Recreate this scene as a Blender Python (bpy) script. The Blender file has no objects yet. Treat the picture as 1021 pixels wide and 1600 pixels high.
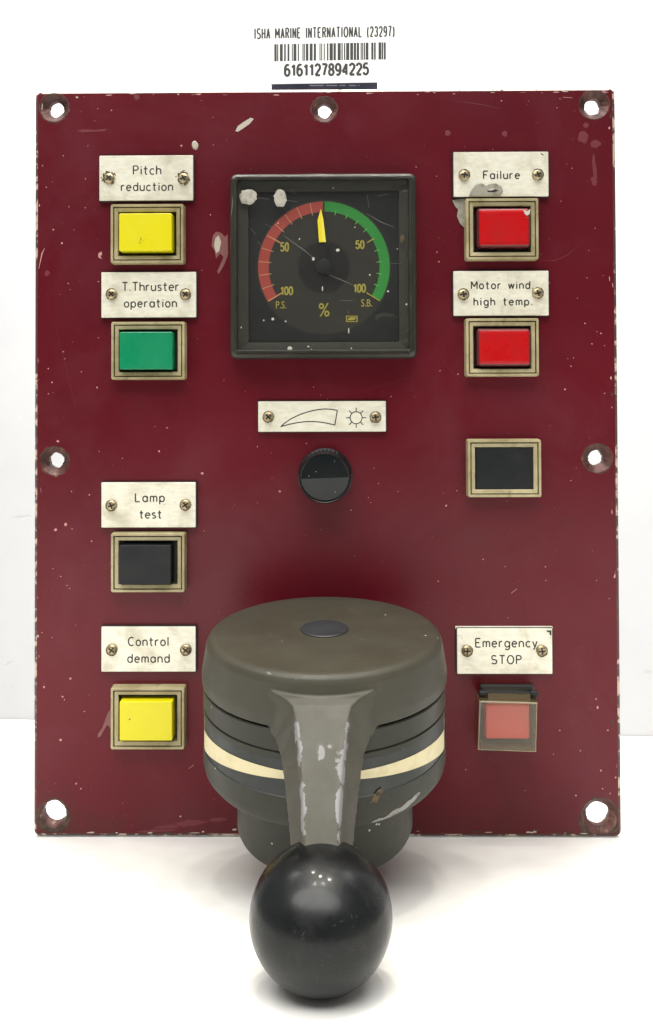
import bpy, bmesh, math, random
from mathutils import Vector, Matrix
random.seed(7)
R_ = math.radians
SC = bpy.context.scene
COL = SC.collection
MM = 0.001

# ---------------------------------------------------------------- camera, world, lamps, exposure
LEAN = R_(19.5)                       # the panel leans forward and rests on the ball of its lever
RG = Matrix.Rotation(LEAN, 3, 'X')    # panel axes (x right, y into the panel, z up the panel) -> world
CX, CD, CZ = 4.6138, 275.0, 173.830   # camera in panel millimetres
_rx, _ry, _rz = 0.01355985, 0.00326866, 0.00718127
FPX, PPX, PPY = 1110.05, 519.13, 585.61
HP = 289.1                            # panel height, mm
WP = 226.3
RM = Matrix.Rotation(_rz, 3, 'Z') @ Matrix.Rotation(_rx, 3, 'X') @ Matrix.Rotation(_ry, 3, 'Y')
right, fwd, up = RM.col[0], RM.col[1], RM.col[2]

cam_d = bpy.data.cameras.new('camera')
cam = bpy.data.objects.new('camera', cam_d)
COL.objects.link(cam)
cam_d.sensor_fit = 'VERTICAL'
cam_d.sensor_height = 24.0
cam_d.lens = FPX / 1600.0 * 24.0
cam_d.shift_x = (1021 / 2 - PPX) / 1600.0
cam_d.shift_y = (PPY - 800.0) / 1600.0
cam_d.clip_start = 0.01
cam_d.clip_end = 50
crot = RG @ Matrix((right, up, -fwd)).transposed()
cam.matrix_world = Matrix.Translation(RG @ Vector((CX, -CD, CZ)) * MM) @ crot.to_4x4()
SC.camera = cam

world = bpy.data.worlds.new('World')
SC.world = world
world.use_nodes = True
wn_ = world.node_tree
bg = wn_.nodes['Background']
tc_ = wn_.nodes.new('ShaderNodeTexCoord'); sx_ = wn_.nodes.new('ShaderNodeSeparateXYZ'); mr_ = wn_.nodes.new('ShaderNodeMapRange')
wn_.links.new(tc_.outputs['Generated'], sx_.inputs[0]); wn_.links.new(sx_.outputs['Z'], mr_.inputs[0])
mr_.inputs[1].default_value = -0.5; mr_.inputs[2].default_value = 0.7; mr_.inputs[3].default_value = 0.08; mr_.inputs[4].default_value = 0.50
mr_.interpolation_type = 'SMOOTHSTEP'
wn_.links.new(mr_.outputs[0], bg.inputs[1])          # a room: pale ceiling above, darker floor below
bg.inputs[0].default_value = (1.0, 0.985, 0.95, 1)

def area(name, loc, target, size, power, color=(1, 0.97, 0.9), size_y=None, shape='RECTANGLE'):
    d = bpy.data.lights.new(name, 'AREA')
    d.shape = shape
    d.size = size
    if size_y: d.size_y = size_y
    d.energy = power
    d.color = color
    o = bpy.data.objects.new(name, d)
    COL.objects.link(o)
    o.location = loc
    o.rotation_euler = (Vector(target) - Vector(loc)).to_track_quat('-Z', 'Y').to_euler()
    return o

area('room_light', (-0.12, -0.70, 0.88), (0, 0, 0.18), 1.4, 17.0, (1, 0.98, 0.94), 0.55, 'ELLIPSE')
area('ceiling_light', (0.0, -0.32, 1.05), (0, -0.05, 0), 1.1, 3.2, (1, 0.98, 0.94), 0.5)
area('added_wall_fill', (0.0, 0.06, 1.02), (0, 0.42, 0.45), 1.4, 11.0, (1, 0.99, 0.98), 0.15)  # added unseen lamp that brightens the upper wall
for px_, py_, pw in [(-0.16, 0.10, 0.8), (-0.02, -0.02, 1.3), (0.17, -0.08, 1.2), (-0.14, -0.20, .7), (0.05, -0.20, .7)]:
    area('ceiling_spot', (px_, py_ - 0.16, 1.02), (px_ * .3, -0.1, 0), 0.05, pw * 1.7, (1, 0.95, 0.82), shape='DISK')

SC.view_settings.view_transform = 'Standard'
SC.view_settings.look = 'None'
SC.view_settings.exposure = 0.0
SC.view_settings.gamma = 1.0
SC.view_settings.use_curve_mapping = False
SC.cycles.max_bounces = 8
SC.cycles.transparent_max_bounces = 12

# ---------------------------------------------------------------- measuring the photograph
def ray(px, py):
    return right * ((px - PPX) / FPX) + fwd + up * (-(py - PPY) / FPX)
def P(px, py, h=0.0):
    """photo pixel -> (x, z) on the panel at h millimetres in front of its face"""
    r = ray(px, py)
    t = (CD - h) / r.y
    return (CX + r.x * t, CZ + r.z * t)
def P3(px, py, h):
    x, z = P(px, py, h)
    return Vector((x, -h, z))
def on_table(px, py):
    o = RG @ Vector((CX, -CD, CZ)); d = RG @ ray(px, py)
    return o + d * (-o.z / d.z)

# ---------------------------------------------------------------- materials
def new_mat(name):
    m = bpy.data.materials.new(name)
    m.use_nodes = True
    return m, m.node_tree, m.node_tree.nodes['Principled BSDF']

class NT:
    def __init__(s, nt): s.nt = nt
    def n(s, t, **k):
        x = s.nt.nodes.new(t)
        for a, v in k.items(): setattr(x, a, v)
        return x
    def link(s, a, b): s.nt.links.new(a, b)
    def coord(s):
        return s.n('ShaderNodeTexCoord').outputs['Object']
    def noise(s, scale, detail=4, rough=.55, vec=None, dist=0, stretch=None):
        x = s.n('ShaderNodeTexNoise')
        x.inputs['Scale'].default_value = scale
        x.inputs['Detail'].default_value = detail
        x.inputs['Roughness'].default_value = rough
        x.inputs['Distortion'].default_value = dist
        v = vec or s.coord()
        if stretch:
            mp = s.n('ShaderNodeMapping'); mp.inputs['Scale'].default_value = stretch
            s.link(v, mp.inputs[0]); v = mp.outputs[0]
        s.link(v, x.inputs['Vector'])
        return x.outputs[0]
    def ramp(s, src, a, b, va=0.0, vb=1.0):
        x = s.n('ShaderNodeMapRange')
        x.inputs[1].default_value = a; x.inputs[2].default_value = b
        x.inputs[3].default_value = va; x.inputs[4].default_value = vb
        s.link(src, x.inputs[0])
        return x.outputs[0]
    def math(s, op, a, b=None, clamp=False):
        x = s.n('ShaderNodeMath', operation=op, use_clamp=clamp)
        for i, v in enumerate((a, b)):
            if v is None: continue
            if isinstance(v, (int, float)): x.inputs[i].default_value = v
            else: s.link(v, x.inputs[i])
        return x.outputs[0]
    def mix(s, fac, a, b):
        x = s.n('ShaderNodeMix', data_type='RGBA')
        if isinstance(fac, (int, float)): x.inputs[0].default_value = fac
        else: s.link(fac, x.inputs[0])
        for i, v in ((6, a), (7, b)):
            if isinstance(v, tuple): x.inputs[i].default_value = (*v, 1)
            else: s.link(v, x.inputs[i])
        return x.outputs[2]
    def bump(s, h, strength, dist, bsdf):
        x = s.n('ShaderNodeBump')
        x.inputs['Strength'].default_value = strength
        x.inputs['Distance'].default_value = dist
        s.link(h, x.inputs['Height']); s.link(x.outputs[0], bsdf.inputs['Normal'])

def simple(name, col, rough=.5, spec=.5, metal=0.0, dirt=None, dscale=200, dlo=.5, dhi=.75, damt=1.0, bump=0, bscale=900, coat=0, rvar=.12):
    m, nt, b = new_mat(name)
    t = NT(nt)
    b.inputs['Base Color'].default_value = (*col, 1)
    b.inputs['Roughness'].default_value = rough
    b.inputs['Specular IOR Level'].default_value = spec
    b.inputs['Metallic'].default_value = metal
    if coat: b.inputs['Coat Weight'].default_value = coat; t.link(t.ramp(t.noise(130, 5, .7, None, 1.0), .36, .64, .05, .34), b.inputs['Coat Roughness'])
    if dirt:
        f = t.ramp(t.noise(dscale, 5, .6), dlo, dhi, 0, damt)
        t.link(t.mix(f, col, dirt), b.inputs['Base Color'])
    if rvar:
        t.link(t.ramp(t.noise(90, 4), .3, .7, max(.02, rough - rvar), min(1, rough + rvar)), b.inputs['Roughness'])
    if bump == 'ribs':
        w = t.n('ShaderNodeTexWave', bands_direction='Z'); w.inputs['Scale'].default_value = 800; w.inputs['Distortion'].default_value = .6
        t.link(t.coord(), w.inputs['Vector']); t.bump(w.outputs['Fac'], .12, .0002, b)
    elif bump:
        t.bump(t.noise(bscale, 3), bump, 0.0004, b)
    return m

def paint_mat():
    m, nt, b = new_mat('red_enamel')
    t = NT(nt)
    co = t.coord()
    base = t.mix(t.ramp(t.noise(9, 4, .6, co), .3, .7), (.115, .0060, .0132), (.084, .0048, .0104))
    base = t.mix(t.ramp(t.noise(900, 2, .6, co), .35, .65, 0, .22), base, (.066, .004, .008))   # sprayed grain
    # dusty film, heavier in patches
    base = t.mix(t.ramp(t.noise(16, 6, .65, co, .6), .50, .80, 0, .16), base, (.20, .08, .10))
    # brown grime patches
    base = t.mix(t.ramp(t.noise(23, 5, .6, co, .3), .60, .80, 0, .45), base, (.05, .012, .012))
    # brown grime along the bottom edge
    sep = t.n('ShaderNodeSeparateXYZ'); t.link(co, sep.inputs[0])
    g1 = t.ramp(sep.outputs['Z'], .0, .022, 1, 0)
    g2 = t.ramp(t.math('ABSOLUTE', sep.outputs['X']), .075, .112, .35, 1)
    gm = t.math('MULTIPLY', t.math('MULTIPLY', g1, g2), t.ramp(t.noise(55, 5, .65, co, .5), .35, .62), True)
    base = t.mix(t.math('MULTIPLY', gm, .85), base, (.045, .024, .018))
    # fine dust specks
    v = t.n('ShaderNodeTexVoronoi'); v.inputs['Scale'].default_value = 230
    t.link(co, v.inputs['Vector'])
    sp = t.math('LESS_THAN', v.outputs['Distance'], .045)
    sel = t.math('GREATER_THAN', t.noise(160, 1, .5, co), .60)
    base = t.mix(t.math('MULTIPLY', t.math('MULTIPLY', sp, sel), .5), base, (.45, .22, .22))
    t.link(base, b.inputs['Base Color'])
    t.link(t.ramp(t.noise(28, 5, .6, co, .4), .3, .75, .26, .46), b.inputs['Roughness'])
    b.inputs['Specular IOR Level'].default_value = .22
    t.bump(t.noise(420, 3, .5, co), .10, .0004, b)
    return m

def edge_mat():
    m, nt, b = new_mat('worn_panel_edge')
    t = NT(nt); co = t.coord()
    n1 = t.noise(260, 5, .6, co)
    n2 = t.noise(60, 4, .6, co)
    c = t.mix(t.ramp(n2, .40, .52), (.07, .02, .018), (.05, .036, .024))
    c = t.mix(t.ramp(t.math('ADD', t.math('MULTIPLY', n1, .5), t.math('MULTIPLY', n2, .5)), .515, .56), c, (.46, .38, .30))
    t.link(c, b.inputs['Base Color'])
    b.inputs['Roughness'].default_value = .6
    t.bump(n1, .5, .0006, b)
    return m

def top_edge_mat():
    m, nt, b = new_mat('worn_lit_top_edge')
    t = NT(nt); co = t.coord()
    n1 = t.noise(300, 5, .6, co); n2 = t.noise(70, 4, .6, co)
    c = t.mix(t.ramp(n1, .60, .68), (.80, .74, .64), (.16, .05, .04))  # worn edge; the light it catches is also put into the cream
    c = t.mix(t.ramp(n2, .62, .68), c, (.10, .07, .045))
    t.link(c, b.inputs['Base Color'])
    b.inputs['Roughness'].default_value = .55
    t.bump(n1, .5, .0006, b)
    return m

def hole_mat():
    m, nt, b = new_mat('rusty_countersink')
    t = NT(nt); co = t.coord()
    n1 = t.noise(170, 5, .65, co, .5)
    c = t.mix(t.ramp(n1, .38, .6), (.040, .014, .012), (.12, .05, .042))
    c = t.mix(t.ramp(n1, .60, .72), c, (.33, .22, .15))
    t.link(c, b.inputs['Base Color'])
    b.inputs['Roughness'].default_value = .5
    b.inputs['Metallic'].default_value = .3
    t.bump(n1, .6, .0006, b)
    return m

def plate_mat():
    m, nt, b = new_mat('brushed_label_plate')
    t = NT(nt); co = t.coord()
    a = t.noise(700, 3, .6, co, 0, (.35, 1, 1))
    base = t.mix(t.ramp(a, .35, .65), (.69, .665, .55), (.78, .76, .645))
    base = t.mix(t.ramp(t.noise(60, 6, .65, co, .5), .50, .72, 0, .75), base, (.42, .38, .27))
    base = t.mix(t.ramp(t.noise(420, 6, .7, co, 1.5), .635, .70, 0, .6), base, (.22, .19, .12))
    t.link(base, b.inputs['Base Color'])
    b.inputs['Roughness'].default_value = .42
    b.inputs['Metallic'].default_value = .12
    t.bump(a, .08, .0003, b)
    return m

def cream_mat():
    m, nt, b = new_mat('aged_cream_plastic')
    t = NT(nt); co = t.coord()
    base = t.mix(t.ramp(t.noise(60, 5, .65, co, .4), .38, .66), (.42, .365, .215), (.24, .20, .095))
    base = t.mix(t.ramp(t.noise(240, 5, .7, co, .8), .58, .72, 0, .75), base, (.13, .10, .05))
    t.link(base, b.inputs['Base Color'])
    b.inputs['Roughness'].default_value = .45
    t.bump(t.noise(500, 3, .5, co), .12, .0004, b)
    return m

def grey_mat(name, c0, c1, wear=True):
    m, nt, b = new_mat(name)
    t = NT(nt); co = t.coord()
    base = t.mix(t.ramp(t.noise(38, 5, .6, co), .35, .65), c0, c1)
    base = t.mix(t.ramp(t.noise(120, 5, .65, co, .7), .60, .78, 0, .5), base, (.075, .062, .042))
    v = t.n('ShaderNodeTexVoronoi'); v.inputs['Scale'].default_value = 190
    t.link(co, v.inputs['Vector'])
    sp = t.math('LESS_THAN', v.outputs['Distance'], .06)
    sel = t.math('GREATER_THAN', t.noise(90, 1, .5, co), .60)
    base = t.mix(t.math('MULTIPLY', t.math('MULTIPLY', sp, sel), .8), base, (.5, .47, .4))
    rough = t.ramp(t.noise(60, 4, .6, co), .3, .7, .40, .58)
    if wear:
        at = t.n('ShaderNodeAttribute', attribute_name='wear')
        e = t.math('ADD', at.outputs['Fac'], t.math('ADD', t.ramp(t.noise(360, 5, .7, co, .8), 0, 1, -.75, .75), t.ramp(t.noise(140, 3, .5, co), 0, 1, -.75, .75)))
        chip = t.math('MULTIPLY', t.ramp(e, .60, .64), t.math('GREATER_THAN', at.outputs['Fac'], .12))
        base = t.mix(chip, base, (.165, .163, .165))
        pol = t.math('MULTIPLY', t.ramp(at.outputs['Fac'], .25, .8, 0, .3), t.math('SUBTRACT', 1.0, chip))
        base = t.mix(pol, base, (.12, .11, .085))
    t.link(base, b.inputs['Base Color'])
    t.link(rough, b.inputs['Roughness'])
    b.inputs['Specular IOR Level'].default_value = .33
    t.bump(t.noise(650, 3, .5, co), .10, .0004, b)
    return m

def glass_mat(name, tint, haze, haze_col, rough=.06, gloss=.05, streak=False):
    m, nt, b = new_mat(name)
    t = NT(nt); nt.nodes.remove(b)
    out = nt.nodes['Material Output']
    tr = t.n('ShaderNodeBsdfTransparent'); tr.inputs[0].default_value = (*tint, 1)
    df = t.n('ShaderNodeBsdfDiffuse'); df.inputs[0].default_value = (*haze_col, 1)
    gl = t.n('ShaderNodeBsdfGlossy'); gl.inputs['Roughness'].default_value = rough
    m1 = t.n('ShaderNodeMixShader'); m2 = t.n('ShaderNodeMixShader')
    if streak:
        t.link(t.ramp(t.noise(45, 6, .65, None, .8), .35, .75, haze * .5, haze * 1.8), m1.inputs[0])
    else:
        m1.inputs[0].default_value = haze
    t.link(tr.outputs[0], m1.inputs[1]); t.link(df.outputs[0], m1.inputs[2])
    fr = t.n('ShaderNodeFresnel'); fr.inputs[0].default_value = 1.45
    ge = t.n('ShaderNodeNewGeometry')
    t.link(t.math('MULTIPLY', t.math('MULTIPLY', fr.outputs[0], gloss / .034, True), t.math('SUBTRACT', 1.0, ge.outputs['Backfacing'])), m2.inputs[0])
    t.link(m1.outputs[0], m2.inputs[1]); t.link(gl.outputs[0], m2.inputs[2])
    t.link(m2.outputs[0], out.inputs['Surface'])
    return m

def wall_mat():
    m, nt, b = new_mat('white_wall')
    t = NT(nt); co = t.coord()
    base = t.mix(t.ramp(t.noise(7, 5, .6, co), .3, .7), (.385, .389, .405), (.42, .424, .435))
    base = t.mix(t.ramp(t.noise(34, 4, .6, co, 1.2, (.5, 1, 1)), .68, .74, 0, .45), base, (.5, .5, .5))
    t.link(base, b.inputs['Base Color'])
    b.inputs['Roughness'].default_value = .7
    return m

M = dict(
    paint=paint_mat(), edge=edge_mat(), top_edge=top_edge_mat(), hole=hole_mat(), plate=plate_mat(), cream=cream_mat(),
    dark_olive=simple('dark_olive_frame_recess', (.065, .052, .022), .7, dirt=(.28, .23, .12), dscale=160, dlo=.5, dhi=.7),  # dark olive tone of the frame groove and inner wall
    core=simple('black_plate_core', (.02, .019, .017), .6),
    ink=simple('engraved_black', (.012, .011, .010), .6, rvar=0),
    chip=simple('pinkish_chipped_primer', (.46, .24, .22), .7, rvar=0),
    pale=simple('pale_paint_drop', (.44, .40, .33), .55, rvar=0),
    greyblob=simple('grey_paint_drop', (.30, .285, .235), .5, dirt=(.16, .14, .1), dscale=400, dlo=.5, dhi=.7),
    scrape=simple('pinkish_scrape', (.19, .068, .066), .6, rvar=0),
    faint=simple('faint_scratch', (.130, .012, .019), .6, rvar=0),
    grime=simple('dark_grime', (.030, .018, .013), .75, dirt=(.08, .05, .03), dscale=300, dlo=.45, dhi=.65),
    rust=simple('rust_ring', (.10, .065, .025), .8, dirt=(.03, .02, .01), dscale=600, dlo=.45, dhi=.6),
    screw=simple('dull_brass_screw', (.40, .33, .20), .38, metal=.75, dirt=(.07, .05, .025), dscale=700, dlo=.48, dhi=.68),
    socket=simple('black_recess', (.012, .011, .009), .6),
    yellow=simple('yellow_cap', (.66, .59, .003), .38, dirt=(.55, .46, .01), dscale=70, dlo=.55, dhi=.8, damt=.5),
    green=simple('green_cap', (.002, .215, .092), .36, dirt=(.002, .18, .075), dscale=70),
    red=simple('red_lens', (.44, .003, .005), .3, .4, dirt=(.34, .0025, .004), dscale=90, bump='ribs'),
    redrim=simple('dark_red_lens_rim', (.10, .010, .014), .3),
    stopred=simple('faded_red_cap', (.44, .045, .035), .4),
    black=simple('black_cap', (.005, .0065, .0085), .42, .3, dirt=(.012, .012, .012), dscale=120),
    bezel=simple('dark_grey_green_bezel', (.019, .019, .0135), .42, dirt=(.036, .033, .022), dscale=150, dlo=.5, dhi=.75, bump=.1),
    mask=simple('gauge_inner_mask', (.027, .027, .022), .6, .22),
    dial=simple('dial_black', (.009, .0105, .0115), .7, .22),
    disc=simple('dial_dark_grey', (.021, .0205, .017), .7, .22),
    centre=simple('dial_centre_black', (.008, .008, .009), .6, .22),
    arc_red=simple('red_scale_band', (.26, .030, .021), .6),
    arc_green=simple('green_scale_band', (.008, .18, .020), .6),
    tick=simple('scale_tick', (.42, .22, .10), .6),
    tickg=simple('scale_tick_green', (.10, .40, .06), .6),
    dialtext=simple('yellow_dial_print', (.27, .235, .035), .6),
    needle=simple('yellow_pointer', (.75, .62, .01), .45),
    needle2=simple('pointer_ridge', (.88, .78, .10), .4),
    flake=simple('bare_grey_metal_flake', (.25, .25, .23), .5, dirt=(.16, .16, .15), dscale=300, dlo=.5, dhi=.65),
    scuff=simple('grey_wall_scuff', (.36, .36, .37), .8, rvar=0),
    crust=simple('dried_paint_drop_on_glass', (.40, .385, .33), .6, dirt=(.24, .22, .17), dscale=330, dlo=.48, dhi=.62, bump=.5),
    white=simple('white_paint_speck', (.50, .48, .42), .6, dirt=(.4, .38, .33), dscale=500),
    scratch=simple('glass_scratch', (.17, .17, .15), .5, rvar=0),
    glass=glass_mat('gauge_window', (.97, .97, .95), .012, (.45, .44, .38), .05, .034, True),
    cover=glass_mat('hazy_clear_cover', (.96, .92, .86), .11, (.40, .30, .20), .2, .05, True),
    covered=glass_mat('cover_edge', (.70, .60, .42), .16, (.30, .23, .12), .15, .06),
    pale_rim=glass_mat('pale_cover_edge', (.85, .78, .62), .45, (.52, .44, .28), .2, .08),  # paler, hazier rim round the front of the cover
    knob=simple('black_knob', (.006, .007, .008), .34, .3, bump=.05),
    knobface=simple('black_knob_face', (.008, .010, .011), .20, spec=.30, rvar=.04),
    hub=grey_mat('shaded_olive_enamel', (.019, .0195, .013), (.024, .024, .016), False),  # darker than the casting: shade under overhead light put into the colour
    castgrey=grey_mat('olive_grey_casting', (.037, .035, .0245), (.045, .042, .029)),
    band=simple('dark_slate_band', (.011, .0145, .015), .5),
    tape=simple('cream_scale_tape', (.62, .55, .34), .5, dirt=(.5, .43, .25), dscale=200),
    line=simple('cream_line', (.55, .5, .36), .5),
    plug=simple('dark_plug', (.016, .019, .022), .5),
    ball=simple('black_bakelite', (.0035, .0045, .005), .36, spec=.21, dirt=(.014, .014, .013), dscale=110, dlo=.55, dhi=.75, bump=.22, bscale=190, rvar=.14, coat=.18),
    ballscuff=simple('grey_ball_scuff', (.035, .036, .035), .7, rvar=0),
    paper=simple('white_label_paper', (.80, .80, .79), .6, rvar=0),
    print=simple('black_label_print', (.012, .012, .012), .6, rvar=0),
    navy=simple('navy_card', (.010, .012, .030), .4),
    navyprint=simple('faded_card_print', (.18, .19, .26), .5),
    wall=wall_mat(),
    table=simple('white_table', (.80, .80, .775), .5, dirt=(.75, .745, .71), dscale=9, bump=.03),
)

# ---------------------------------------------------------------- mesh builder (millimetres)
class MB:
    def __init__(s):
        s.v = []; s.f = []; s.m = []; s.sm = []; s.mats = []
    def slot(s, m):
        if m not in s.mats: s.mats.append(m)
        return s.mats.index(m)
    def add(s, vs, fs, mat, smooth=False):
        o = len(s.v); k = s.slot(mat)
        s.v += [tuple(v) for v in vs]
        for f in fs:
            s.f.append([o + i for i in f]); s.m.append(k); s.sm.append(smooth)
    def mesh(s, me, mat, mtx=None, smooth=False):
        vs = [(mtx @ v.co if mtx else v.co.copy()) for v in me.vertices]
        s.add(vs, [list(p.vertices) for p in me.polygons], mat, smooth)
    def loops(s, rings, mat, cap0=False, cap1=False, smooth=False, closed=True):
        n = len(rings[0]); vs = [p for r in rings for p in r]; fs = []
        for a in range(len(rings) - 1):
            for i in range(n if closed else n - 1):
                j = (i + 1) % n
                fs.append((a * n + i, a * n + j, (a + 1) * n + j, (a + 1) * n + i))
        if cap0: fs.append(tuple(range(n))[::-1])
        if cap1: fs.append(tuple((len(rings) - 1) * n + i for i in range(n)))
        s.add(vs, fs, mat, smooth)
    def build(s, name, parent=None, loc=None):
        me = bpy.data.meshes.new(name)
        me.from_pydata([tuple(c * MM for c in v) for v in s.v], [], s.f)
        for m in s.mats: me.materials.append(m)
        me.polygons.foreach_set('material_index', s.m)
        me.polygons.foreach_set('use_smooth', s.sm)
        bm = bmesh.new(); bm.from_mesh(me)
        bmesh.ops.recalc_face_normals(bm, faces=bm.faces)
        bm.to_mesh(me); bm.free()
        if any(s.sm): me.set_sharp_from_angle(angle=R_(28))
        me.update()
        o = bpy.data.objects.new(name, me)
        COL.objects.link(o)
        if parent: o.parent = parent
        if loc: o.location = Vector(loc) * MM
        return o

def eval_mesh(obj):
    dg = bpy.context.evaluated_depsgraph_get(); dg.update()
    return bpy.data.meshes.new_from_object(obj.evaluated_get(dg))

def temp(me_or_curve):
    o = bpy.data.objects.new('temp', me_or_curve)
    COL.objects.link(o)
    return o

def rrect(x0, z0, x1, z1, r, y, n=5):
    pts = []
    r = max(.01, min(r, (x1 - x0) / 2 - .01, (z1 - z0) / 2 - .01))
    for cx, cz, a0 in ((x1 - r, z1 - r, 0), (x0 + r, z1 - r, 90), (x0 + r, z0 + r, 180), (x1 - r, z0 + r, 270)):
        for i in range(n + 1):
            a = R_(a0 + 90 * i / n)
            pts.append((cx + r * math.cos(a), y, cz + r * math.sin(a)))
    return pts

def frame_rings(mb, box, prof, mat, r, n=5, cap=False, smooth=False):
    """prof: (inset, height above panel)"""
    x0, z0, x1, z1 = box
    mb.loops([rrect(x0 + i, z0 + i, x1 - i, z1 - i, r - i * .6, -h, n) for i, h in prof], mat, cap1=cap, smooth=smooth)

def box_px(a, b, c, d, h):
    x0, z1 = P(a, b, h); x1, z0 = P(c, d, h)
    return (x0, z0, x1, z1)

def block(mb, box, h0, h1, mat, r=.4, bev=.3):
    frame_rings(mb, box, [(0, h0), (0, h1 - bev), (bev * .3, h1 - bev * .3), (bev, h1)], mat, r, 4, cap=True)

def lathe(mb, prof, mat, axis='Y', c=(0, 0, 0), n=64, cap0=False, cap1=False, smooth=True):
    rings = []
    for r, t in prof:
        ring = []
        for i in range(n):
            a = 2 * math.pi * i / n
            if axis == 'Y': ring.append((c[0] + r * math.cos(a), c[1] + t, c[2] + r * math.sin(a)))
            else: ring.append((c[0] + r * math.cos(a), c[1] + r * math.sin(a), c[2] + t))
        rings.append(ring)
    mb.loops(rings, mat, cap0, cap1, smooth)

def blob(mb, x, z, y, rx, rz, mat, t=.06, n=11, rot=0, jit=.22, rnd=random):
    """a flat dried drop or chip lying on a surface that faces the camera"""
    ring0 = []; ring1 = []
    ca, sa = math.cos(rot), math.sin(rot)
    for i in range(n):
        a = 2 * math.pi * i / n
        k = 1 + rnd.uniform(-jit, jit)
        u, v = rx * k * math.cos(a), rz * k * math.sin(a)
        ring0.append((x + u * ca - v * sa, y, z + u * sa + v * ca))
        u *= .72; v *= .72
        ring1.append((x + u * ca - v * sa, y - t, z + u * sa + v * ca))
    mb.loops([ring0, ring1], mat, cap1=True, smooth=False)

def poly_px(mb, pts, h, mat, t=.08):
    r0 = [(P(a, b, h)[0], -h + .02, P(a, b, h)[1]) for a, b in pts]
    r1 = [(p[0], -h - t, p[2]) for p in r0]
    mb.loops([r0, r1], mat, cap1=True)

def stroke_px(mb, pts, h, mat, w=.12):
    """thin scratch: tapering ribbon along photo points"""
    c = [Vector((P(a, b, h)[0], 0, P(a, b, h)[1])) for a, b in pts]
    vs = []; fs = []
    for i, p in enumerate(c):
        d = (c[min(i + 1, len(c) - 1)] - c[max(i - 1, 0)]).normalized()
        nrm = Vector((-d.z, 0, d.x))
        ww = w * (.35 if i in (0, len(c) - 1) else 1)
        vs += [(p.x + nrm.x * ww, -h - .04, p.z + nrm.z * ww), (p.x - nrm.x * ww, -h - .04, p.z - nrm.z * ww)]
    for i in range(len(c) - 1): fs.append((2 * i, 2 * i + 1, 2 * i + 3, 2 * i + 2))
    mb.add(vs, fs, mat)

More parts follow.
